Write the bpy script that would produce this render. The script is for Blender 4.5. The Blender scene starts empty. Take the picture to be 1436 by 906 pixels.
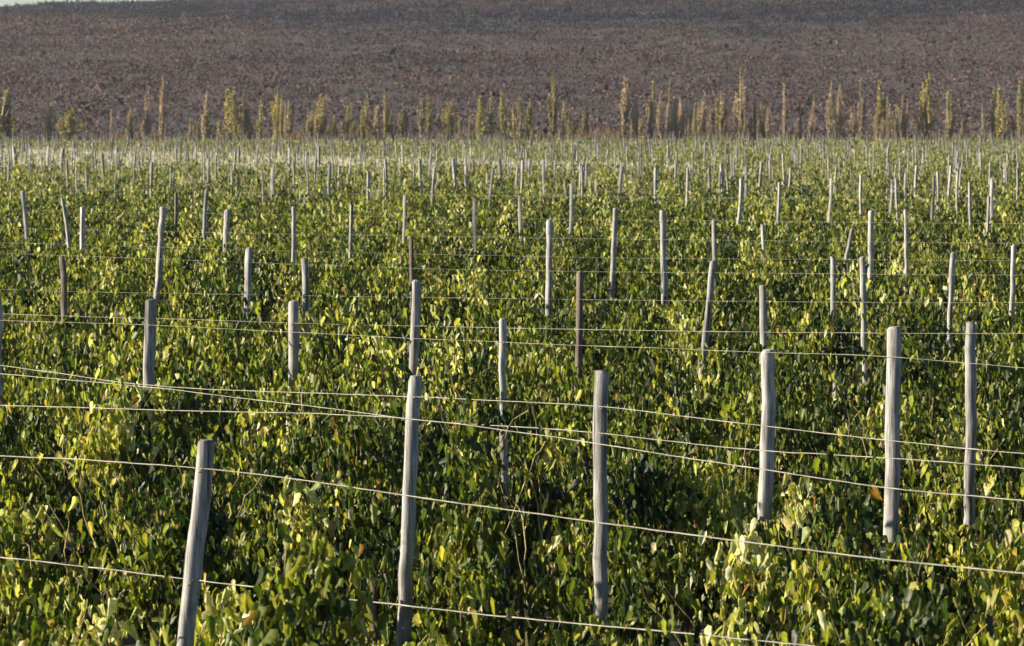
import bpy, math, random
import numpy as np
from mathutils import Vector

# ------------------------------------------------------------------ scene, camera, light
S = bpy.context.scene
COL = S.collection
F = 5200.0            # focal length in photo pixels (photo 1436 wide)
HY = 160.0            # pixel row of the horizon
CH = 3.4              # camera height above the vineyard ground
cam_d = bpy.data.cameras.new('camera')
cam = bpy.data.objects.new('camera', cam_d); COL.objects.link(cam)
cam.location = (0, 0, CH); cam.rotation_euler = (math.radians(90), 0, 0)
cam_d.sensor_width = 36.0; cam_d.lens = F / 1436 * 36.0
cam_d.shift_y = -(453 - HY) / 1436
cam_d.clip_start = 0.5; cam_d.clip_end = 20000
cam_d.dof.use_dof = True; cam_d.dof.focus_distance = 26.0; cam_d.dof.aperture_fstop = 11.0
S.camera = cam

SUN_EL, SUN_BACK = 18.0, -3.0     # elevation; degrees behind the left-hand direction
a = math.radians(SUN_BACK); e = math.radians(SUN_EL)
to_sun = Vector((-math.cos(a) * math.cos(e), math.sin(a) * math.cos(e), math.sin(e)))
w = bpy.data.worlds.new('World'); S.world = w; w.use_nodes = True
wn = w.node_tree.nodes; bg = wn['Background']
sky = wn.new('ShaderNodeTexSky'); sky.sky_type = 'NISHITA'; sky.sun_disc = False
sky.sun_elevation = e
sky.sun_rotation = math.atan2(to_sun.x, to_sun.y)
sky.air_density = 1.0; sky.dust_density = 0.3; sky.ozone_density = 4.0
w.node_tree.links.new(sky.outputs[0], bg.inputs[0]); bg.inputs[1].default_value = 0.05
sd = bpy.data.lights.new('sun', 'SUN'); sd.energy = 5.0; sd.angle = math.radians(0.5); sd.color = (1.0, 0.87, 0.66)
so = bpy.data.objects.new('sun', sd); COL.objects.link(so)
so.rotation_euler = to_sun.to_track_quat('Z', 'Y').to_euler()
S.view_settings.view_transform = 'Standard'; S.view_settings.look = 'None'
S.view_settings.exposure = 1.45; S.view_settings.gamma = 1.0

R = np.random.RandomState(7)
random.seed(7)

# ------------------------------------------------------------------ helpers
def tag(o, label=None, cat=None, group=None, kind=None):
    if label: o['label'] = label
    if cat: o['category'] = cat
    if group: o['group'] = group
    if kind: o['kind'] = kind
    return o

def mesh_np(name, V, polys, mat, tint=None, smooth=False):
    """V (n,3); polys: list of (m,k) int arrays"""
    me = bpy.data.meshes.new(name)
    V = np.asarray(V, np.float32)
    me.vertices.add(len(V)); me.vertices.foreach_set('co', V.ravel())
    loops = np.concatenate([p.ravel() for p in polys]).astype(np.int32)
    tot = np.concatenate([np.full(len(p), p.shape[1]) for p in polys]).astype(np.int32)
    st = np.concatenate([[0], np.cumsum(tot)[:-1]]).astype(np.int32)
    me.loops.add(len(loops)); me.loops.foreach_set('vertex_index', loops)
    me.polygons.add(len(tot)); me.polygons.foreach_set('loop_start', st)
    if smooth: me.polygons.foreach_set('use_smooth', np.ones(len(tot), bool))
    if tint is not None:
        at = me.attributes.new('tint', 'FLOAT_COLOR', 'POINT')
        c = np.ones((len(V), 4), np.float32); c[:, :3] = tint
        at.data.foreach_set('color', c.ravel())
    me.update(calc_edges=True); me.validate()
    if mat: me.materials.append(mat)
    return me

def obj(name, me, parent=None, loc=(0, 0, 0)):
    o = bpy.data.objects.new(name, me); COL.objects.link(o); o.location = loc
    if parent: o.parent = parent
    return o

def tube(P, rad, sides=6, cap=True, squash=None):
    """P (n,3), rad (n,) -> verts, quads(+caps)"""
    P = np.asarray(P, float); n = len(P); rad = np.broadcast_to(rad, (n,)).astype(float)
    T = np.gradient(P, axis=0); T /= np.linalg.norm(T, axis=1)[:, None] + 1e-9
    ref = np.where(np.abs(T[:, 2:3]) > .9, np.array([[1., 0, 0]]), np.array([[0, 0, 1.]]))
    A = np.cross(T, ref); A /= np.linalg.norm(A, axis=1)[:, None]; B = np.cross(T, A)
    th = np.linspace(0, 2 * np.pi, sides, endpoint=False)
    V = P[:, None] + rad[:, None, None] * (np.cos(th)[None, :, None] * A[:, None] + np.sin(th)[None, :, None] * B[:, None])
    V = V.reshape(-1, 3)
    i = np.arange(n - 1)[:, None] * sides; j = np.arange(sides)[None]; k = (j + 1) % sides
    Q = np.stack([i + j, i + k, i + sides + k, i + sides + j], -1).reshape(-1, 4)
    polys = [Q]
    if cap:
        polys.append(np.arange(sides)[None, ::1]); polys.append(((n - 1) * sides + np.arange(sides))[None, ::-1])
    return V, polys

def pxdir(x): return (x - 718.0) / F
def zat(y, Y): return CH - (y - HY) * Y / F

class NG:
    def __init__(s, name):
        s.m = bpy.data.materials.new(name); s.m.use_nodes = True
        s.t = s.m.node_tree; s.n = s.t.nodes; s.b = s.n['Principled BSDF']; s.out = s.n['Material Output']
    def new(s, t, **k):
        x = s.n.new(t)
        for kk, v in k.items(): setattr(x, kk, v)
        return x
    def l(s, a, b): s.t.links.new(a, b)
    def noise(s, scale, detail=4, vec=None, rough=.55):
        x = s.new('ShaderNodeTexNoise'); x.inputs['Scale'].default_value = scale
        x.inputs['Detail'].default_value = detail; x.inputs['Roughness'].default_value = rough
        if vec: s.l(vec, x.inputs['Vector'])
        return x.outputs['Fac']
    def ramp(s, fac, stops):
        r = s.new('ShaderNodeValToRGB'); el = r.color_ramp.elements
        while len(el) < len(stops): el.new(.5)
        for q, (p, c) in zip(el, stops): q.position = p; q.color = (*c, 1)
        s.l(fac, r.inputs[0]); return r.outputs[0]
    def mix(s, a, b, fac, mode='MIX'):
        x = s.new('ShaderNodeMix', data_type='RGBA', blend_type=mode)
        for v, i in ((a, 6), (b, 7)):
            if isinstance(v, tuple): x.inputs[i].default_value = (*v, 1)
            else: s.l(v, x.inputs[i])
        if isinstance(fac, float): x.inputs[0].default_value = fac
        else: s.l(fac, x.inputs[0])
        return x.outputs[2]
    def bump(s, h, strength, dist=.01):
        b = s.new('ShaderNodeBump'); b.inputs['Strength'].default_value = strength; b.inputs['Distance'].default_value = dist
        s.l(h, b.inputs['Height']); s.l(b.outputs[0], s.b.inputs['Normal'])

def leaf_material(name, trans=.35, rough=.45, tcol=(1.25, 1.2, .45), spec=.5, detail=True, info=False):
    g = NG(name)
    if info:
        oi = g.new('ShaderNodeObjectInfo'); base = oi.outputs['Color']
        at = g.new('ShaderNodeAttribute', attribute_name='tint')
        base = g.mix(base, at.outputs['Color'], 1.0, 'MULTIPLY')
    else:
        at = g.new('ShaderNodeAttribute', attribute_name='tint'); base = at.outputs['Color']
    if detail:
        tc = g.new('ShaderNodeTexCoord')
        nz = g.noise(38, 3, tc.outputs['Object'])
        base = g.mix(base, g.ramp(nz, [(.35, (.75, .78, .7)), (.68, (1.2, 1.15, 1.05))]), 1.0, 'MULTIPLY')
    g.l(base, g.b.inputs['Base Color']); g.b.inputs['Roughness'].default_value = rough
    g.b.inputs['Specular IOR Level'].default_value = spec
    tr = g.new('ShaderNodeBsdfTranslucent')
    g.l(g.mix(base, tcol, 1.0, 'MULTIPLY'), tr.inputs['Color'])
    mx = g.new('ShaderNodeMixShader'); mx.inputs[0].default_value = trans
    g.l(g.b.outputs[0], mx.inputs[1]); g.l(tr.outputs[0], mx.inputs[2]); g.l(mx.outputs[0], g.out.inputs['Surface'])
    return g.m

M = {}
M['leaf'] = leaf_material('vine_leaf', .42, .48, (1.35, 1.4, .52), .4)
M['scrub'] = leaf_material('scrub_leaf', .1, .9, (1, 1, .9), .1, False)
M['grass'] = leaf_material('dry_grass', .3, .8, (1.1, 1.05, .8), .2, False)
M['poplar'] = leaf_material('poplar_leaf', .5, .8, (1.1, 1.05, .8), .2, False, True)

def wood_material(name, c0, c1, c2):
    g = NG(name); tc = g.new('ShaderNodeTexCoord')
    oi = g.new('ShaderNodeObjectInfo')
    add = g.new('ShaderNodeVectorMath', operation='ADD'); g.l(tc.outputs['Object'], add.inputs[0]); g.l(oi.outputs['Random'], add.inputs[1])
    mp = g.new('ShaderNodeMapping'); mp.inputs['Scale'].default_value = (1, 1, .06); g.l(add.outputs[0], mp.inputs['Vector'])
    gr = g.noise(70, 6, mp.outputs[0], .65)
    big = g.noise(5, 4, add.outputs[0])
    c = g.ramp(gr, [(.3, c0), (.5, c1), (.72, c2)])
    c = g.mix(c, g.ramp(big, [(.35, (.72, .68, .62)), (.7, (1.12, 1.1, 1.06))]), 1.0, 'MULTIPLY')
    v = g.new('ShaderNodeMapRange'); v.inputs['To Min'].default_value = .75; v.inputs['To Max'].default_value = 1.15
    g.l(oi.outputs['Random'], v.inputs[0])
    c2_ = g.new('ShaderNodeVectorMath', operation='SCALE'); g.l(c, c2_.inputs[0]); g.l(v.outputs[0], c2_.inputs['Scale'])
    mp2 = g.new('ShaderNodeMapping'); mp2.inputs['Scale'].default_value = (1, 1, .035); g.l(add.outputs[0], mp2.inputs['Vector'])
    crack = g.ramp(g.noise(26, 2, mp2.outputs[0], .4), [(.30, (.25, .23, .21)), (.36, (1, 1, 1))])
    g.l(g.mix(c2_.outputs[0], crack, 1.0, 'MULTIPLY'), g.b.inputs['Base Color'])
    g.b.inputs['Roughness'].default_value = .85; g.b.inputs['Specular IOR Level'].default_value = .2
    g.bump(gr, .6, .006)
    return g.m
M['wood'] = wood_material('weathered_wood', (.11, .113, .12), (.325, .33, .345), (.53, .53, .535))
M['wood_brown'] = wood_material('brown_wood', (.05, .044, .042), (.125, .11, .10), (.2, .18, .165))
M['bark'] = wood_material('vine_bark', (.035, .026, .02), (.09, .07, .05), (.16, .13, .1))
M['cane'] = wood_material('vine_cane', (.14, .11, .05), (.26, .22, .1), (.36, .32, .17))
M['poplar_bark'] = wood_material('poplar_bark', (.16, .13, .1), (.3, .25, .2), (.42, .36, .3))

g = NG('wire_metal'); nz = g.noise(25, 3)
g.l(g.ramp(nz, [(.35, (.11, .105, .09)), (.65, (.27, .26, .23))]), g.b.inputs['Base Color']); g.b.inputs['Roughness'].default_value = .5
g.b.inputs['Metallic'].default_value = .25
M['wire'] = g.m
g = NG('rusty_staple'); g.b.inputs['Base Color'].default_value = (.16, .1, .07, 1); g.b.inputs['Metallic'].default_value = .6; g.b.inputs['Roughness'].default_value = .6
g.l(g.ramp(g.noise(120), [(.4, (.10, .06, .04)), (.6, (.25, .2, .17))]), g.b.inputs['Base Color'])
M['staple'] = g.m
g = NG('soil'); tc = g.new('ShaderNodeTexCoord')
c = g.ramp(g.noise(.9, 6, tc.outputs['Object']), [(.3, (.075, .055, .035)), (.55, (.14, .11, .07)), (.75, (.2, .17, .09))])
c = g.mix(c, g.ramp(g.noise(14, 4, tc.outputs['Object']), [(.4, (.6, .6, .55)), (.6, (1.15, 1.12, 1.0))]), 1.0, 'MULTIPLY')
g.l(c, g.b.inputs['Base Color']); g.b.inputs['Roughness'].default_value = 1; g.bump(g.noise(20, 5, tc.outputs['Object']), .7, .05)
M['soil'] = g.m
g = NG('hill_soil'); tc = g.new('ShaderNodeTexCoord')
c = g.ramp(g.noise(.05, 6, tc.outputs['Object']), [(.3, (.022, .017, .017)), (.5, (.032, .024, .024)), (.7, (.042, .032, .031))])
c = g.mix(c, g.ramp(g.noise(.7, 5, tc.outputs['Object']), [(.4, (.55, .55, .55)), (.62, (1.15, 1.12, 1.05))]), 1.0, 'MULTIPLY')
g.l(c, g.b.inputs['Base Color']); g.b.inputs['Roughness'].default_value = 1; g.bump(g.noise(.6, 5, tc.outputs['Object']), .8, .6)
M['hill'] = g.m

# ------------------------------------------------------------------ value noise (numpy)
_tab = R.rand(256, 256)
def vnoise(x, y):
    x = np.asarray(x, float); y = np.asarray(y, float)
    xi = np.floor(x).astype(int); yi = np.floor(y).astype(int); fx = x - xi; fy = y - yi
    fx = fx * fx * (3 - 2 * fx); fy = fy * fy * (3 - 2 * fy)
    t = lambda i, j: _tab[i % 256, j % 256]
    return (t(xi, yi) * (1 - fx) * (1 - fy) + t(xi + 1, yi) * fx * (1 - fy) + t(xi, yi + 1) * (1 - fx) * fy + t(xi + 1, yi + 1) * fx * fy)
def fbm(x, y, o=4):
    s = 0; a_ = .5; t = 0
    for i in range(o):
        s = s + a_ * vnoise(x * 2 ** i + 17.3 * i, y * 2 ** i + 5.1 * i); t += a_; a_ *= .5
    return s / t

# ------------------------------------------------------------------ ground and hill
n = 60
gx = np.linspace(-4000, 4000, n); gy = np.concatenate([np.linspace(-200, 350, 40), np.linspace(400, 9000, 20)])
X, Y = np.meshgrid(gx, gy)
Zg = np.where(Y < 380, 0.0, -1.5)
V = np.stack([X, Y, Zg], -1).reshape(-1, 3)
nx_ = len(gx); ny_ = len(gy)
def gridq(nx, ny):
    i, j = np.meshgrid(np.arange(ny - 1), np.arange(nx - 1), indexing='ij')
    return np.stack([i * nx + j, i * nx + j + 1, (i + 1) * nx + j + 1, (i + 1) * nx + j], -1).reshape(-1, 4)
tag(obj('ground', mesh_np('ground', V, [gridq(nx_, ny_)], M['soil'])), kind='structure')

FIELD_END = 336.0
HB = 346.0                       # foot of the hill
def hill_z(X, Y):
    X = np.asarray(X, float); Y = np.asarray(Y, float)
    Yc = 880 + 0.08 * X
    E = 27.8 + 0.055 * (X + 124) + 1.6 * (fbm(X * .02 + 9, X * 0 + 3, 3) - .5)
    E = np.where(X < -150, 27.8 - 1.43 + .03 * (X + 150), E)
    E = np.minimum(E, 60)
    t = np.clip((Y - HB) / (Yc - HB), 0, 3)
    up = E * (t * .92 + .08 * t * t)
    z = np.where(t <= 1, up, E - (t - 1) * E * .55)
    z = z + np.clip(t * 5, 0, 1) * (2.2 * (fbm(X * .02, Y * .012) - .5) + .6 * (vnoise(X * .12, Y * .1) - .5))
    return np.maximum(z, -3) - .02
gx = np.concatenate([np.linspace(-1500, -260, 30), np.linspace(-250, 250, 170), np.linspace(260, 1500, 30)])
gy = np.linspace(HB - 4, 1500, 230)
X, Y = np.meshgrid(gx, gy)
V = np.stack([X, Y, hill_z(X, Y)], -1).reshape(-1, 3)
tag(obj('hill', mesh_np('hill', V, [gridq(len(gx), len(gy))], M['hill'], smooth=True)), kind='structure')

# ------------------------------------------------------------------ leaf templates
def T_near():
    half = [(.33, -.07), (.50, .16), (.40, .40), (.40, .60), (.17, .84)]
    pts = [(0, .45), (0, 0.04)] + half + [(0, 1.0)] + [(-x, y) for x, y in half[::-1]]
    P = np.array([(x, y, 0) for x, y in pts])
    ring = np.arange(1, len(pts)); tri = np.stack([np.zeros(len(ring), int), ring, np.roll(ring, -1)], -1)
    return P, tri
def T_mid():
    P = np.array([(0, 0, 0), (.42, .02, 0), (.44, .5, 0), (0, 1, 0), (-.44, .5, 0), (-.42, .02, 0)], float)
    return P, np.array([(0, 1, 2, 3), (0, 3, 4, 5)])
def T_far():
    P = np.array([(0, -.05, 0), (.46, .4, .0), (0, 1, 0), (-.46, .4, .0)], float)
    return P, np.array([(0, 1, 2), (0, 2, 3)])
TN, TM, TF = T_near(), T_mid(), T_far()

def place_leaves(P, size, T, tint, down=1.0, jit=.5, nbias=(-.25, -.25, .25), width=(.24, .55), fold=(.15, 1.0), rs=R):
    """hanging leaves: arrays of world/local verts, faces and tints"""
    N = len(P)
    t = np.array([0, 0, -down]) + jit * rs.randn(N, 3); t /= np.linalg.norm(t, axis=1)[:, None]
    nn = rs.randn(N, 3) + np.array(nbias); nn -= (nn * t).sum(1)[:, None] * t; nn /= np.linalg.norm(nn, axis=1)[:, None]
    b = np.cross(t, nn)
    tp, tf = T
    fold = rs.uniform(*fold, N); curl = rs.uniform(-.35, .3, N); wd = rs.uniform(*width, N)
    lx = tp[:, 0][None] * wd[:, None] + .03 * rs.randn(N, len(tp)); ly = tp[:, 1][None] + .03 * rs.randn(N, len(tp))
    lz = fold[:, None] * np.abs(tp[:, 0])[None] + curl[:, None] * (ly ** 2) * .6
    s = size[:, None, None]
    V = P[:, None] + s * (lx[..., None] * b[:, None] + ly[..., None] * t[:, None] + lz[..., None] * nn[:, None])
    k = len(tp)
    Fc = (tf[None] + (np.arange(N) * k)[:, None, None]).reshape(-1, tf.shape[1])
    return V.reshape(-1, 3), Fc, np.repeat(tint, k, axis=0)

PX = np.array([0, .25, .5, .72, .88, 1.0])
PAL = np.array([(.014, .028, .008), (.038, .062, .012), (.118, .146, .022), (.265, .280, .055), (.41, .39, .12), (.56, .54, .34)])
BRN = np.array([.24, .14, .06])
def leaf_tint(N, yel, rs=R, lev=None, brown=None):
    """lev: 0 dark green .. 1 pale yellow, gathered by shoot"""
    if lev is None: lev = .42 + .22 * rs.randn(N)
    L = np.clip(lev + .13 * rs.randn(N) + .10 * yel, 0, 1)
    c = np.stack([np.interp(L, PX, PAL[:, k]) for k in range(3)], -1)
    br = rs.rand(N) < ((.004 + .012 * yel) if brown is None else brown)
    c = np.where(br[:, None], BRN * rs.uniform(.6, 1.3, (N, 1)), c)
    return np.clip(c * rs.uniform(.8, 1.22, (N, 1)) * (1 + .1 * rs.randn(N, 3) * [.7, .5, .8]), .004, .6)

# ------------------------------------------------------------------ posts (x_top, y_top, x_foot, y_foot, width) as seen above the vines
ROW0, PITCH = 15.6, 2.7
POSTS = [
 (288,617,260,906,26), (583,527,566,895,23), (845,520,843,855,23), (1077,490,1073,725,21), (1253,458,1250,745,22), (1360,452,1360,732,18),
 (-1,415,-3,545,11), (212,420,209,540,17), (412,422,410,522,16), (585,393,581,505,15), (706,447,707,533,12), (770,308,770,440,13),
 (864,292,858,415,10), (813,380,812,435,11), (930,295,932,425,13), (1002,308,1003,368,9), (999,366,990,468,11), (1068,400,1070,468,8),
 (1168,360,1169,430,8), (1210,360,1211,410,10), (1222,295,1221,388,11), (1270,294,1271,382,8), (1337,354,1334,440,9), (1421,343,1419,435,9),
 (350,347,348,405,13), (427,362,428,405,11), (228,290,220,420,12), (412,290,411,365,9), (318,294,317,337,11), (87,360,90,440,10),
 (114,290,115,345,11), (33,268,36,322,9), (88,208,83,285,8), (86,278,96,345,8), (289,265,288,330,9), (491,287,493,360,8),
 (567,273,565,340,7), (576,332,577,392,8), (667,278,666,335,7), (731,275,731,320,8), (800,258,800,325,7), (463,232,460,330,7),
 (383,235,384,310,8), (588,223,592,278,7), (636,222,640,300,7), (700,223,703,300,8), (873,233,869,292,8), (920,235,920,285,7),
 (1045,233,1046,278,7), (1040,250,1035,312,7), (1092,255,1092,305,7), (1165,250,1163,308,6), (1196,320,1188,360,5), (213,228,213,292,6),
 (293,222,293,280,6), (20,205,22,272,8), (68,205,67,247,6), (144,215,147,270,6), (163,207,162,262,6), (1308,248,1308,308,6),
 (1333,232,1330,318,6), (1342,240,1343,275,5), (1361,255,1361,312,6), (1391,250,1392,298,7), (1385,275,1385,328,6), (1286,232,1283,285,6),
 (1258,250,1258,285,5), (1250,252,1249,292,6), (1207,245,1208,288,6), (1411,228,1411,258,5), (515,240,515,295,6), (541,223,541,292,6),
 (964,235,962,290,6), (996,235,996,272,6), (1012,230,1012,288,7), (1067,227,1065,282,6), (815,232,817,278,6), (763,225,763,252,6),
 (733,225,729,300,6), (690,235,688,305,6), (246,270,245,310,7), (1069,315,1070,342,6), (1426,236,1426,270,5), (1316,240,1315,268,5),
 (335,205,336,262,5), (406,208,407,262,5), (448,205,447,245,6), (610,235,608,268,5), (655,232,655,262,5), (1108,235,1107,275,5),
]
BROWN = {29, 80, 13, 37}
posts = []      # dict with row, ground position ...
for i, (xt, yt, xb, yb, wd) in enumerate(POSTS):
    Yd = F * (CH - 1.9) / (yt - HY)
    if i == 4: Yd *= 0.93
    k = round((Yd * (1 + pxdir(xt)) - ROW0) / PITCH)
    Yd = (ROW0 + k * PITCH) / (1 + pxdir(xt))
    h = zat(yt, Yd)
    if h > 2.25 or h < 1.55:
        k += 1 if h > 2.25 else -1
        Yd = (ROW0 + k * PITCH) / (1 + pxdir(xt)); h = zat(yt, Yd)
    posts.append(dict(i=i, px=POSTS[i], k=k, Y=Yd, top=h, xt=xt, yt=yt, xb=xb, yb=yb, w=wd))

# ------------------------------------------------------------------ vines
U = np.array([-1, 1]) / math.sqrt(2); NRM = np.array([1, 1]) / math.sqrt(2)
SP = 1.25
def pruned(P):
    """vines do not grow over the exposed part of the posts"""
    keep = np.ones(len(P), bool)
    sx = 718 + F * P[:, 0] / P[:, 1]; sy = HY + F * (CH - P[:, 2]) / P[:, 1]
    for q in posts:
        if q['Y'] > 90: continue
        t = np.clip((sy - q['yt']) / (q['yb'] - q['yt']), 0, 1)
        cx = q['xt'] + (q['xb'] - q['xt']) * t
        s = F / q['Y']
        m = (P[:, 1] < q['Y'] + .1) & (np.abs(sx - cx) < q['w'] * .55 + .035 * s) & (sy > q['yt'] - .03 * s) & (sy < q['yb'] + .02 * s)
        keep &= ~m
    return keep

cand = []
kmax = int((FIELD_END * 1.2 - ROW0) / PITCH) + 2
for k in range(-1, kmax):
    z0 = ROW0 + k * PITCH
    # along the row: X from right (near) to left (far)
    Yfar = z0 / (1 - .16) + 4; Ynear = z0 / (1 + .16) - 2
    m = int((Yfar - Ynear) * math.sqrt(2) / SP) + 2
    ph = R.rand() * SP
    for j in range(m):
        d = j * SP + ph
        Yv = Ynear + d / math.sqrt(2); Xv = z0 - Yv
        if Yv > FIELD_END + 3 * math.sin(Xv * .05): continue
        if abs(Xv) > .155 * Yv + 2.0: continue
        # pale grass strip instead of vines, far left
        cand.append((Yv, Xv, k))
cand.sort()
def in_grass_strip(X, Y):
    c = 187 - 1.2 * X; hw = np.clip(11 - .75 * X, 4, 36)
    return (np.abs(Y - c) < hw) & (X < 9)

def vine_points(Xv, Yv, N, rs, hc, ncl=70, spread=.068):
    """leaf positions (relative to the vine's foot): leaf clusters along upright and drooping shoots, plus the colour level of each"""
    ns = 9
    su = rs.uniform(-.62, .62, ns); sc = rs.randn(ns) * .19; sh = rs.uniform(.42, 1.2, ns)
    sid = rs.randint(0, ns, ncl)
    zz = 1 - rs.rand(ncl) ** 1.25 * .8
    u = su[sid] + rs.randn(ncl) * .055; c = sc[sid] * (.5 + .9 * zz) + rs.randn(ncl) * .075
    h = hc * (.88 + .24 * fbm(u * 1.3 + Xv * .9 + 31, Yv * .9 + u, 2))
    z = zz * h * sh[sid] * (1.12 - .75 * np.clip(np.abs(u) / .66, 0, 1.2) ** 2) + .05
    shoot = rs.normal(0, .19, ns); lev = .40 + shoot[sid] + .17 * rs.randn(ncl)
    big = rs.uniform(.6, 1.5, ncl)
    ci = rs.choice(ncl, N, p=big / big.sum())
    off = rs.randn(N, 3) * spread * big[ci][:, None] * np.array([1, 1, 1.35])
    P = np.stack([u * U[0] + c * NRM[0], u * U[1] + c * NRM[1], z], -1)[ci] + off
    stray = rs.rand(N) < .10                       # single leaves between the clusters
    P[stray] += rs.randn(int(stray.sum()), 3) * .12
    P[:, 2] = np.maximum(P[:, 2], .12)
    return P, lev[ci]

def canopy_h(Xv, Yv):
    b = 1.16 + .4 * (fbm(Xv * .35 + 50, Yv * .35 + 3, 3) - .5) + .5 * (vnoise(Xv * 1.3 + 5, Yv * 1.3) - .5)
    b = min(b, 1.3 if Yv > 19 else 1.2) - (.12 if Yv > 60 else 0)
    fit = []
    # the vines hide the feet of the posts up to where the photograph shows them
    for q in posts:
        if q['Y'] > 95 or not (q['Y'] - 3.4 < Yv < q['Y'] + .3): continue
        s_ = F / Yv
        if abs(718 + Xv * s_ - q['xb']) < .55 * s_:
            fit.append(.25 * b + .75 * (zat(q['yb'], Yv) + .06))
    return float(np.clip(max(fit), .75, 1.42)) if fit else b
def yellowness(Xv, Yv): return float(np.clip((fbm(Xv * .28 + 7, Yv * .28 + 77, 3) - .42) * 4, 0, 1))

inframe = [c for c in cand if abs(c[1]) < .139 * c[0] + .3 and c[0] > 13.2]
solo = set(inframe[:300])
POST_VINE = {}
for pi, nm in ((0, 'strongly leaning front post'), (1, 'tall slightly leaning front post'), (2, 'tall upright front post'), (3, 'knobbly post beside yellowing vines'),
               (4, 'stout rounded post'), (5, 'smooth pale round-topped post'), (7, 'short thick post below the curved one'), (8, 'short thick post beside a stub'),
               (10, 'narrow half-buried post'), (11, 'long straight lone post'), (29, 'dark weathered post')):
    q = posts[pi]; qx = pxdir(q['xb']) * q['Y']
    POST_VINE[nm] = min((c for c in inframe[:300] if c not in POST_VINE.values()), key=lambda c: (c[0] - q['Y']) ** 2 + (c[1] - qx) ** 2)
far_V, far_F, far_T, off = [], [], [], 0
LEAFP, LEAFT = TN
leaf_meshes = []
for q in range(14):
    V, Fc, Tn = place_leaves(np.zeros((1, 3)), np.ones(1), TN, leaf_tint(1, .6), jit=.3)
    leaf_meshes.append(mesh_np('leaf', V, [Fc], M['leaf'], Tn))
n_leafobj = 0
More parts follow.
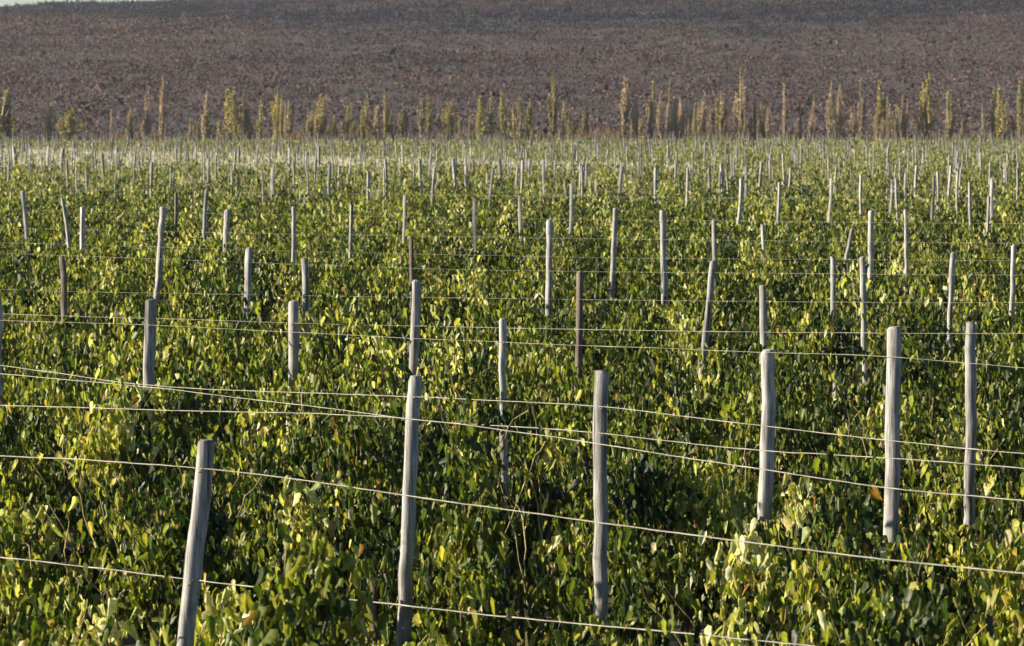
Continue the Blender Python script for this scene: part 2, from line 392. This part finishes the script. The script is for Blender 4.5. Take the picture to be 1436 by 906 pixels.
for c in cand:
    Yv, Xv, k = c
    hc = canopy_h(Xv, Yv); ye = yellowness(Xv, Yv)
    seed = int(abs(Xv * 131 + Yv * 977)) % 100000; rs = np.random.RandomState(seed)
    if c in solo:
        near = Yv < 29
        N = 2500 if near else int(1150 - 5.0 * (Yv - 29))
        P, lev = vine_points(Xv, Yv, N, rs, hc, 40 if near else 32)
        W = P + np.array([Xv, Yv, 0]); kp = pruned(W); P = P[kp]; lev = lev[kp]
        sz = rs.uniform(.036, .096, len(P)) if near else rs.uniform(.045, .105, len(P)) * (1 + .004 * (Yv - 29))
        V, Fc, Tn = place_leaves(P, sz, TN if near else TM, leaf_tint(len(P), ye, rs, lev), rs=rs, jit=.3)
        vine = obj('grapevine', None, loc=(Xv, Yv, 0)); vine.empty_display_size = .2
        fo = obj('foliage', mesh_np('foliage', V, [Fc], M['leaf'], Tn), vine); fo['kind'] = 'stuff'
        zz = np.linspace(-.12, .75, 7)
        tp = np.stack([.05 * np.cumsum(rs.randn(7)) * .5, .05 * np.cumsum(rs.randn(7)) * .5, zz], -1)
        V, pl = tube(tp, np.linspace(.04, .024, 7) * rs.uniform(.85, 1.2, 7), 6)
        obj('trunk', mesh_np('trunk', V, pl, M['bark'], smooth=True), vine)
        if near:
            for q in range(4):
                u0 = rs.uniform(-.5, .5); t_ = np.linspace(0, 1, 8)
                up = rs.rand() < .6
                L = rs.uniform(.3, .65)
                cu = u0 + (rs.uniform(-.3, .3)) * t_ ; cc = rs.uniform(-.25, .1) * t_ - .12 * t_ ** 2
                cz = .62 + (hc * 1.12 - .62) * t_ ** .9 if up else hc * .95 - L * t_ ** 1.5
                cc = cc - (0 if up else .2)
                cp = np.stack([cu * U[0] + cc * NRM[0], cu * U[1] + cc * NRM[1], cz], -1) + rs.randn(8, 3) * .012
                if not pruned(cp + np.array([Xv, Yv, 0])).all(): continue
                V, pl = tube(cp, np.linspace(.006, .003, 8), 5)
                obj('cane', mesh_np('cane', V, pl, M['cane'], smooth=True), vine)
            if n_leafobj < 420:
                nl = 26
                P, _ = vine_points(Xv, Yv, nl * 5, rs, hc)
                front = -(P @ np.array([.25, 1, 0])) + P[:, 2] * .6
                P = P[np.argsort(-front)[:nl]]; P[:, 1] -= .03
                for p_ in P[pruned(P + np.array([Xv, Yv, 0]))]:
                    lo = obj('leaf', leaf_meshes[rs.randint(14)], vine, p_)
                    lo.scale = [rs.uniform(.06, .095)] * 3; lo.rotation_euler = (rs.randn() * .25, rs.randn() * .25, rs.uniform(0, 6.28)); n_leafobj += 1
        band = 'front' if near else ('middle' if Yv < 46 else 'back')
        if ye > .55: look = 'yellowing'
        else: look = 'green'
        lab = {('front', 'green'): 'dense green grapevine with large hanging leaves in the front rows',
               ('front', 'yellowing'): 'grapevine with yellowing and browning leaves in the front rows',
               ('middle', 'green'): 'green leafy grapevine in the middle rows of the vineyard',
               ('middle', 'yellowing'): 'olive yellow grapevine in the middle rows of the vineyard',
               ('back', 'green'): 'small leafy green grapevine behind the middle rows of posts',
               ('back', 'yellowing'): 'small yellowish grapevine behind the middle rows of posts'}[(band, look)]
        for nm, vx in POST_VINE.items():
            if vx == c: lab = f"{'yellow tinged' if look == 'yellowing' else 'dark green'} grapevine at the foot of the {nm}"
        tag(vine, lab, 'grapevine', f'{look} vines of the {band} rows')
    else:
        if Yv > 70 and bool(in_grass_strip(Xv, Yv)) and rs.rand() < .85: continue
        if Yv < 29: N = 1500; sz0 = .06
        elif Yv < 75: N = 380; sz0 = .11
        else: N = int(np.interp(Yv, [70, 130, 336], [330, 170, 85])); sz0 = np.interp(Yv, [70, 336], [.125, .24])
        hh = hc * (1.0 if Yv < 150 else .9)
        P, lev = vine_points(Xv, Yv, N, rs, hh, 28 if Yv < 120 else 16, .085)
        P = P + np.array([Xv, Yv, 0])
        kp = (P[:, 2] > .4) & pruned(P); P = P[kp]; lev = lev[kp]
        tn = leaf_tint(len(P), min(1, ye + .1), rs, lev)
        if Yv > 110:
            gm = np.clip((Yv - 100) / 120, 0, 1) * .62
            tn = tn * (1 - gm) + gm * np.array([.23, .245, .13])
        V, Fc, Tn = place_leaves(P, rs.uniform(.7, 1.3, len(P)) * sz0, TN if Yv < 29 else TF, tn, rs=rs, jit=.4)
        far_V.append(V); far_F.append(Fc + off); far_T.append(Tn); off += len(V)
me = mesh_np('distant_vines', np.concatenate(far_V), [np.concatenate(far_F)], M['leaf'], np.concatenate(far_T))
tag(obj('distant_vines', me), 'far rows of grapevines merging into one green mass', 'grapevines', kind='stuff')

# ------------------------------------------------------------------ posts
def make_post(q, rs, wood, detail):
    s = F / q['Y']; Xt = pxdir(q['xt']) * q['Y']
    lean = (q['xb'] - q['xt']) / max(30, q['yb'] - q['yt'])
    top = q['top']; r = max(.028, q['w'] * (.44 if q['Y'] < 40 else .35) / s)
    foot = Xt + lean * top
    nr = 14 if detail else 6; sides = 14 if detail else 7
    zz = np.concatenate([np.linspace(-.25, top - .02, nr), [top]])
    t = (top - zz) / (top + .25)
    bend = (.010 if detail else .02) * np.sin(t * math.pi * rs.uniform(.8, 2.2) + rs.rand() * 6) * (0.6 if detail else 1.2)
    cx = lean * (top - zz) + bend + .004 * rs.randn(len(zz)); cy = .004 * rs.randn(len(zz)) + rs.uniform(-.02, .02) * t
    rad = r * (1 + .10 * t + .03 * rs.randn(len(zz))); rad[-1] = r * .80
    th = np.linspace(0, 2 * math.pi, sides, endpoint=False)
    shape = 1 + .06 * np.sin(2 * th + rs.rand() * 6) + .05 * np.sin(3 * th + rs.rand() * 6) + .02 * rs.randn(sides)
    tilt = rs.uniform(-.25, .25)
    V = np.zeros((len(zz), sides, 3))
    for a_ in range(len(zz)):
        rr = rad[a_] * shape * (1 + .018 * rs.randn(sides))
        V[a_, :, 0] = cx[a_] + rr * np.cos(th) ; V[a_, :, 1] = cy[a_] + rr * np.sin(th)
        V[a_, :, 2] = zz[a_] + (tilt * rr * np.cos(th) if a_ >= len(zz) - 2 else 0)
    # origin at the foot
    V[:, :, 0] -= lean * top
    V = V.reshape(-1, 3); ntop = len(V)
    V = np.vstack([V, [[cx[-1] - lean * top, cy[-1], zz[-1] + .004]]])
    i = np.arange(len(zz) - 1)[:, None] * sides; j = np.arange(sides)[None]; k = (j + 1) % sides
    Q = np.stack([i + j, i + k, i + sides + k, i + sides + j], -1).reshape(-1, 4)
    base = (len(zz) - 1) * sides
    cap = np.stack([base + np.arange(sides), base + (np.arange(sides) + 1) % sides, np.full(sides, ntop)], -1)
    me = mesh_np('trellis_post', V, [Q, cap], wood, smooth=True)
    me.set_sharp_from_angle(angle=math.radians(50))
    o = obj('trellis_post', me, loc=(foot, q['Y'], 0))
    q['r'] = r; q['lean'] = lean; q['foot'] = foot; q['o'] = o
    return o
LAB = {
 0: 'thick grey wooden post in the front row, leaning strongly',
 1: 'tall grey slightly leaning post next to the strongly leaning one in front',
 2: 'tall upright grey post standing deep in dark vines next to the slightly leaning post',
 3: 'knobbly grey post with brownish streaks, its foot hidden by yellowing vines in the front rows',
 4: 'stout rounded grey post beside the smooth pale post, foot lost in yellow leaves',
 5: 'smooth pale round-topped post beside the stout grey one in the front rows',
 7: 'short thick grey post with a long curved pale post rising right behind it',
 8: 'short thick grey post beside a short stub, behind the front wires',
 9: 'medium grey post with rounded top standing behind the tall slightly leaning front post',
 10: 'narrow half-buried grey post among dense vines behind the front posts',
 13: 'short dark stub of a post between two long pale posts in the middle vineyard',
 11: 'long straight pale post standing alone in the middle of the vineyard',
 14: 'long post with dark shaded side next to a slim leaning one in the middle vineyard',
 26: 'long curved pale post above the short thick post',
 29: 'dark weathered post among the vines, behind the front rows',
}
MID = ('slender weathered post standing out of the middle rows of vines', 'posts of the middle rows')
FARL = ('thin pale post in the distant rows of the vineyard', 'posts of the distant rows')
for q in posts:
    rs = np.random.RandomState(100 + q['i'])
    o = make_post(q, rs, M['wood_brown'] if q['i'] in BROWN else M['wood'], q['Y'] < 60)
    if q['i'] in LAB: tag(o, LAB[q['i']], 'post', 'posts of the front rows' if q['i'] < 11 else MID[1])
    elif q['Y'] < 75: tag(o, MID[0], 'post', MID[1])
    else: tag(o, FARL[0], 'post', FARL[1])
# the distant rows: a post every few metres on the same row grid
extra = []
for k in range(20, kmax):
    z0 = ROW0 + k * PITCH; d = R.rand() * 9
    Yn = z0 / 1.15
    while True:
        Yp = Yn + d / math.sqrt(2); d += R.uniform(3.8, 7.5)
        Xp = z0 - Yp
        if Xp < -.145 * Yp: break
        if Yp > FIELD_END or Yp < 105 or abs(Xp) > .142 * Yp: continue
        if R.rand() < np.interp(Yp, [105, 180, 336], [.5, .25, .25]): continue
        extra.append((Yp, Xp))
extra.sort()
nsolo = 300 - len(posts)
sv, sp, so_ = [], [[], []], 0
for n_, (Yp, Xp) in enumerate(extra):
    rs = np.random.RandomState(9000 + n_)
    s = F / Yp; top = rs.uniform(1.6, 2.0)
    xt = 718 + Xp * s; yt = HY + (CH - top) * s
    q = dict(i=1000 + n_, Y=Yp, top=top, xt=xt, yt=yt, xb=xt + rs.randn() * 1.6, yb=yt + 40, w=rs.uniform(.06, .10) * s + .3)
    if n_ < nsolo:
        o = make_post(q, rs, M['wood'], False); tag(o, FARL[0], 'post', FARL[1])
    else:
        P = np.array([(Xp, Yp, -.2), (Xp + rs.randn() * .03, Yp, top * .5), (Xp + rs.randn() * .06, Yp, top)])
        V, pl = tube(P, .042, 6)
        sv.append(V); sp[0].append(pl[0] + so_); sp[1].append(pl[1] + so_); sp[1].append(pl[2] + so_); so_ += len(V)
if sv:
    tag(obj('distant_posts', mesh_np('distant_posts', np.concatenate(sv), [np.concatenate(sp[0]), np.concatenate(sp[1])], M['wood'])),
        'row of tiny pale posts at the far edge of the vineyard', 'posts', kind='stuff')

# ------------------------------------------------------------------ wires: (row, height points given as photo pixels)
WIRES = [
 (0, [(-60,637),(0,640),(140,646),(275,655),(315,660),(410,671),(590,698),(735,718),(845,735),(1060,762),(1250,785),(1436,803),(1520,812)], 'top wire of the front row, running past the strongly leaning post near its top'),
 (0, [(-60,776),(0,782),(270,813),(430,832),(570,850),(700,864),(930,885),(1130,906),(1436,945)], 'lower wire of the front row, crossing the strongly leaning post low down'),
 (1, [(-60,566),(0,568),(300,577),(480,581),(590,588),(700,602),(845,622),(930,636),(1077,660),(1253,685),(1436,703),(1500,710)], 'wire of the second row, crossing the tall slightly leaning post near its top'),
 (2, [(-60,505),(0,511),(205,541),(330,548),(560,555),(800,567),(870,572),(1060,597),(1253,618),(1436,635),(1500,640)], 'upper wire of the third row with a dip at its far end'),
 (2, [(-60,520),(0,525),(200,542),(430,570),(600,590),(845,608),(1060,632),(1253,643),(1436,657),(1500,662)], 'second wire of the third row, crossing the tall upright post near its top'),
 (4, [(-60,447),(0,450),(205,455),(420,467),(700,480),(1000,492),(1240,500),(1436,516),(1500,520)], 'thin wire behind the front posts, crossing the two short thick posts'),
 (5, [(-60,438),(0,440),(205,446),(480,455),(800,462),(1100,466),(1436,468),(1500,468)], 'straight thin wire over the vines behind the round-topped pale post'),
 (8, [(-60,403),(0,407),(150,410),(430,415),(800,420),(1160,424),(1436,424),(1500,424)], None),
 (10, [(-60,352),(0,355),(300,366),(560,376),(700,379),(1000,383),(1436,386),(1500,386)], None),
 (12, [(-60,338),(0,340),(200,346),(500,355),(900,362),(1436,366),(1500,366)], None),
 (14, [(-60,318),(0,320),(500,330),(900,336),(1436,341),(1500,341)], None),
 (18, [(-60,292),(0,294),(500,303),(900,309),(1436,314),(1500,314)], None),
 (24, [(-60,264),(0,265),(500,272),(900,277),(1436,282),(1500,282)], None),
 (36, [(-60,230),(0,231),(500,237),(1020,243),(1436,247),(1500,247)], None),
]
for wi, (k, pts, lab) in enumerate(WIRES):
    rs = np.random.RandomState(500 + wi)
    z0 = ROW0 + k * PITCH
    px = np.array([p[0] for p in pts], float); py = np.array([p[1] for p in pts], float)
    nseg = 90 if k < 6 else 50
    xs = np.linspace(px[0], px[-1], nseg); ys = np.interp(xs, px, py)
    ys = np.convolve(np.pad(ys, 3, mode='edge'), np.ones(7) / 7, 'valid')
    sl = xs - 718; Yd = z0 / (1 + sl / F)
    rad = (.0026 if k < 3 else .0017 if k < 8 else .0012) * (1 + .3 * np.abs(rs.randn(nseg)) * (rs.rand(nseg) < .3))
    Yd = Yd - .055
    P = np.stack([sl / F * Yd, Yd, CH - (ys - HY) * Yd / F], -1)
    P[:, 2] += np.convolve(rs.randn(nseg + 8), np.ones(9) / 9, 'valid') * .006
    V, pl = tube(P, rad, 5)
    o = obj('trellis_wire', mesh_np('trellis_wire', V, pl, M['wire'], smooth=True))
    tag(o, lab or 'thin pale wire strung across the middle and distant rows of vines', 'wire', 'trellis wires')
    # staples where the wire meets a post of its own row
    for q in posts:
        if q['k'] == k and q['Y'] < 40:
            zc = CH - (np.interp(q['xt'], xs, ys) - HY) * q['Y'] / F
            if zc < q['top'] - .03 and zc > .4:
                xl = -q['lean'] * zc
                pp = np.array([(xl - .012, -q['r'] * .8, zc - .012), (xl - .012, -.062, zc - .012), (xl, -.068, zc), (xl + .012, -.062, zc + .012), (xl + .012, -q['r'] * .8, zc + .012)])
                V, pl = tube(pp, .003, 5); obj('staple', mesh_np('staple', V, pl, M['staple']), q['o'])

# ------------------------------------------------------------------ blades: dry grass strip, reeds at the foot of the hill
def blades(name, X, Y, z0, hgt, wid, tint, rs):
    N = len(X); ang = rs.uniform(0, math.pi, N); lx = rs.randn(N) * .12 * hgt; ly = rs.randn(N) * .12 * hgt
    dx = np.cos(ang) * wid / 2; dy = np.sin(ang) * wid / 2
    V = np.zeros((N, 4, 3))
    V[:, 0] = np.stack([X - dx, Y - dy, z0], -1); V[:, 1] = np.stack([X + dx, Y + dy, z0], -1)
    V[:, 2] = np.stack([X + dx * .5 + lx, Y + dy * .5 + ly, z0 + hgt], -1); V[:, 3] = np.stack([X - dx * .5 + lx, Y - dy * .5 + ly, z0 + hgt], -1)
    return mesh_np(name, V.reshape(-1, 3), [np.arange(N * 4).reshape(N, 4)], M['grass'], np.repeat(tint, 4, 0))
N = 110000
X = R.uniform(-48, 14, N); Y = R.uniform(165, 285, N); m = in_grass_strip(X, Y); X, Y = X[m], Y[m]; N = len(X)
t = np.array([.50, .49, .40]) * R.uniform(.6, 1.2, (N, 1)) * (1 + .05 * R.randn(N, 3))
tag(obj('dry_grass', blades('dry_grass', X, Y, np.zeros(N), R.uniform(.55, 1.05, N), R.uniform(.04, .10, N), t, R)),
    'strip of pale dry tall grass between the far vines', 'grass', kind='stuff')
# thin dry grass between the distant rows
N = 42000
Y = np.sqrt(R.uniform(110 ** 2, FIELD_END ** 2, N)); X = R.uniform(-1, 1, N) * .15 * Y
t = np.array([.34, .33, .21]) * R.uniform(.5, 1.15, (N, 1)) * (1 + .06 * R.randn(N, 3))
tag(obj('row_grass', blades('row_grass', X, Y, np.zeros(N), R.uniform(.6, 1.2, N), R.uniform(.04, .09, N), t, R)),
    'thin straw coloured grass growing between the distant vine rows', 'grass', kind='stuff')
N = 30000
X = R.uniform(-58, 58, N); Y = R.uniform(FIELD_END + 1, HB + 14, N)
hh = (.2 + 3.0 * np.clip(fbm(X * .16, Y * 0 + 2, 3) - .3, 0, 1)) * R.uniform(.5, 1.1, N)
t = np.array([.20, .145, .09]) * R.uniform(.5, 1.4, (N, 1)) * (1 + .12 * R.randn(N, 3)); t = np.clip(t, .01, 1)
tag(obj('reeds', blades('reeds', X, Y, np.maximum(0, hill_z(X, Y)), hh, R.uniform(.04, .10, N), t, R)),
    'low brown reeds along the foot of the hill', 'reeds', kind='stuff')

# ------------------------------------------------------------------ slim poplars at the foot of the hill
def poplar_crown(rs, dens):
    """unit-height crown: a bundle of steep feathery branches; width 1 = full crown width"""
    pts = []
    for b in range(rs.randint(7, 12)):
        a_ = rs.uniform(0, 6.28); ro = rs.uniform(.05, .42); z0 = rs.uniform(.0, .45); z1 = z0 + rs.uniform(.35, .6)
        if b < 2: z0, z1, ro = .02, 1.0 - .1 * b, .08
        m = int(dens * (z1 - z0)); t = rs.rand(m) ** 1.15
        z = z0 + (z1 - z0) * t
        rr = ro * np.clip(.35 + t * 1.2, 0, 1) * (1 - .5 * np.clip(z - .6, 0, 1))
        jt = .055 * (1 - .75 * t)
        pts.append(np.stack([rr * math.cos(a_) + rs.randn(m) * jt, rr * math.sin(a_) + rs.randn(m) * jt, np.minimum(z, 1.02)], -1))
    return np.concatenate(pts)
TREES = [(10,130,30,'g'),(-14,140,24,'g'),(70,145,12,'t'),(100,152,22,'y'),(183,150,9,'o'),(229,108,9,'p'),(289,135,10,'t'),(322,128,24,'y'),(345,150,16,'o'),
 (365,140,13,'o'),(388,133,13,'y'),(405,140,10,'t'),(437,160,9,'t'),(452,133,20,'y'),(487,150,13,'y'),(508,150,10,'o'),(530,150,12,'t'),(567,150,16,'o'),(590,138,8,'t'),
 (632,143,17,'y'),(660,164,13,'p'),(672,133,14,'g'),(690,130,12,'o'),(705,130,12,'o'),(721,150,10,'t'),(745,140,14,'o'),(775,100,11,'o'),(800,150,12,'o'),
 (877,108,15,'p'),(893,130,10,'t'),(915,112,10,'o'),(926,130,9,'p'),(940,114,8,'t'),(955,135,10,'p'),(968,150,8,'t'),(988,130,12,'p'),(1013,130,13,'t'),
 (1040,98,11,'t'),(1058,140,10,'p'),(1078,150,10,'p'),(1100,122,8,'t'),(1124,158,7,'p'),(1139,150,8,'p'),(1165,116,8,'t'),(1178,116,6,'t'),(1195,150,10,'p'),
 (1208,110,8,'o'),(1233,116,11,'y'),(1258,150,10,'o'),(1272,140,6,'t'),(1290,160,9,'o'),(1302,103,15,'y'),(1330,130,15,'o'),(1400,122,15,'y'),(1412,140,12,'o'),(1432,112,12,'o'),(1450,125,14,'y')]
_r = random.Random(5)
for lo, hi, n_, cs in ((40, 300, 7, 'tto'), (315, 560, 24, 'oyyg'), (600, 830, 16, 'oogt'), (865, 1020, 22, 'pptto'), (1020, 1360, 30, 'pptto'), (1365, 1440, 5, 'oyt')):
    for q in range(n_):
        TREES.append((_r.uniform(lo, hi), _r.choice([_r.uniform(150, 176), _r.uniform(122, 160)]), _r.uniform(4, 10), _r.choice(cs)))
TC = {'g': (.27, .265, .085), 'y': (.35, .31, .13), 'o': (.27, .245, .125), 't': (.38, .325, .225), 'p': (.38, .30, .23)}
TN_ = {'g': 'yellow green', 'y': 'golden yellow', 'o': 'olive brown', 't': 'pale tan', 'p': 'pinkish tan'}
# a few crown and trunk meshes, each shared by several trees (unit size, scaled per tree)
protos = []
for v in range(8):
    rs = np.random.RandomState(300 + v)
    P = poplar_crown(rs, 300)
    # crown cards sized for the ~5.5 m x 0.9 m tree they are scaled to
    P_m = P * np.array([.9, .9, 5.5])
    V, Fc, Tn = place_leaves(P_m, rs.uniform(.09, .22, len(P)), TF, np.repeat(rs.uniform(.6, 1.3, (len(P), 1)), 3, 1), down=-1.6, jit=.25, width=(.25, .5), rs=rs)
    V = V / np.array([.9, .9, 5.5])
    crown = mesh_np('crown', V, [Fc], M['poplar'], Tn)
    z = np.linspace(-.03, .97, 9); tp = np.stack([.04 * np.cumsum(rs.randn(9)), .04 * np.cumsum(rs.randn(9)), z], -1)
    V1, p1 = tube(tp * np.array([.9, .9, 5.5]), np.linspace(.06, .012, 9), 6)
    tv, tq, tcap, o_ = [V1], [p1[0]], [p1[1], p1[2]], len(V1)
    for b in range(8):
        a_ = rs.uniform(0, 6.28); zb = rs.uniform(.06, .6); ro = rs.uniform(.15, .42); zt = min(.95, zb + rs.uniform(.2, .35)); tt = np.linspace(0, 1, 6)
        i0 = np.interp(zb, z, tp[:, 0]); i1 = np.interp(zb, z, tp[:, 1])
        bp = np.stack([i0 + ro * math.cos(a_) * tt ** .6, i1 + ro * math.sin(a_) * tt ** .6, zb + (zt - zb) * tt], -1) * np.array([.9, .9, 5.5])
        Vb, pb = tube(bp, np.linspace(.022, .007, 6), 5); tv.append(Vb); tq.append(pb[0] + o_); o_ += len(Vb)
    trunk = mesh_np('trunk', np.concatenate(tv) / np.array([.9, .9, 5.5]), [np.concatenate(tq), tcap[0], tcap[1]], M['poplar_bark'], smooth=True)
    protos.append((crown, trunk))
for i, (x, yt, wd, cc) in enumerate(TREES):
    rs = np.random.RandomState(700 + i)
    Yt = HB + rs.uniform(-3, 9)
    Xt = pxdir(x) * Yt; zb = max(0.0, float(hill_z(Xt, Yt)))
    h = zat(yt, Yt) - zb; ww = wd / F * Yt * (1.9 if i < 57 else 1.9)
    tr = obj('poplar_tree', None, loc=(Xt, Yt, zb)); tr.rotation_euler.z = rs.uniform(0, 6.28)
    c_, t_ = protos[i % 8]
    for nm, me in (('crown', c_), ('trunk', t_)):
        o = obj(nm, me, tr); o.scale = (ww, ww, h)
        b = np.array(TC[cc]) * rs.uniform(.95, 1.3); o.color = (*b, 1)
    tall = 'tall' if yt < 126 else ('short' if yt > 145 else 'medium')
    tag(tr, f'{tall} slim {TN_[cc]} poplar at the foot of the brown hill', 'tree', f'{tall} {TN_[cc]} poplars below the hill')

# ------------------------------------------------------------------ scrub on the hill
N = 62000
Y = np.sqrt(R.uniform((HB + 6) ** 2, 960 ** 2, N)); X = R.uniform(-1, 1, N) * .152 * Y
Zs = hill_z(X, Y)
K = 7
rad = R.uniform(.35, 1.05, N) * (1 + .25 * (Y > 650))
elev = np.clip((Zs - 6) / 23, 0, 1)
patch = fbm(X * .035 + 3, Y * .012 + 8, 4)
dark = np.clip((elev * .75 + (patch - .5) * 2.6 - .22) * 1.3, 0, 1)[:, None]
ca = np.array([.112, .074, .074]); cb = np.array([.022, .027, .052]); cgold = np.array([.115, .085, .07])
gold = (R.rand(N, 1) < .10)
base = np.where(gold, cgold, ca) * (1 - dark) + cb * dark
big = R.rand(N) < .015
rad = np.where(big, rad * R.uniform(1.4, 2.2, N), rad)
base = np.where(big[:, None], np.array([.028, .030, .026]), base)
base = base * R.uniform(.5, 1.15, (N, 1)) * (.6 + .85 * fbm(X * .012 + 2, Y * .03 + 4, 3))[:, None] * (1 + .04 * R.randn(N, 3))
d = R.randn(N, K, 3); d[..., 2] = np.abs(d[..., 2]) * .8; d /= np.linalg.norm(d, axis=2)[..., None]
P = np.stack([X, Y, Zs], -1)[:, None] + d * rad[:, None, None] * R.uniform(.55, 1.0, (N, K, 1)) * np.array([1, 1, .95])
P = P.reshape(-1, 3)
tn = np.repeat(base, K, 0) * R.uniform(.8, 1.12, (N * K, 1))
V, Fc, Tn = place_leaves(P, np.repeat(rad, K) * R.uniform(.2, .5, N * K), TF, np.clip(tn, .01, .6), down=-.5, jit=.9, nbias=(0, 0, .4), width=(.6, 1.1))
tag(obj('hill_scrub', mesh_np('hill_scrub', V, [Fc], M['scrub'], Tn)), 'low brown and purplish scrub covering the hillside', 'scrub', kind='stuff')

# ------------------------------------------------------------------ thin evening haze
hm = bpy.data.materials.new('haze'); hm.use_nodes = True; ht = hm.node_tree; ht.nodes.clear()
ho = ht.nodes.new('ShaderNodeOutputMaterial'); pv = ht.nodes.new('ShaderNodeVolumePrincipled')
pv.inputs['Color'].default_value = (.86, .88, .96, 1); pv.inputs['Density'].default_value = 0.00010; pv.inputs['Anisotropy'].default_value = .2
ht.links.new(pv.outputs[0], ho.inputs['Volume'])
x0, x1, y0, y1, z0, z1 = -4100, 4100, -300, 9100, -6, 75
V = np.array([(x, y, z) for z in (z0, z1) for x, y in ((x0, y0), (x1, y0), (x1, y1), (x0, y1))])
tag(obj('haze', mesh_np('haze', V, [np.array([(3, 2, 1, 0), (4, 5, 6, 7), (0, 1, 5, 4), (1, 2, 6, 5), (2, 3, 7, 6), (3, 0, 4, 7)])], hm)), 'thin pale air haze over the whole valley', 'haze', kind='stuff')
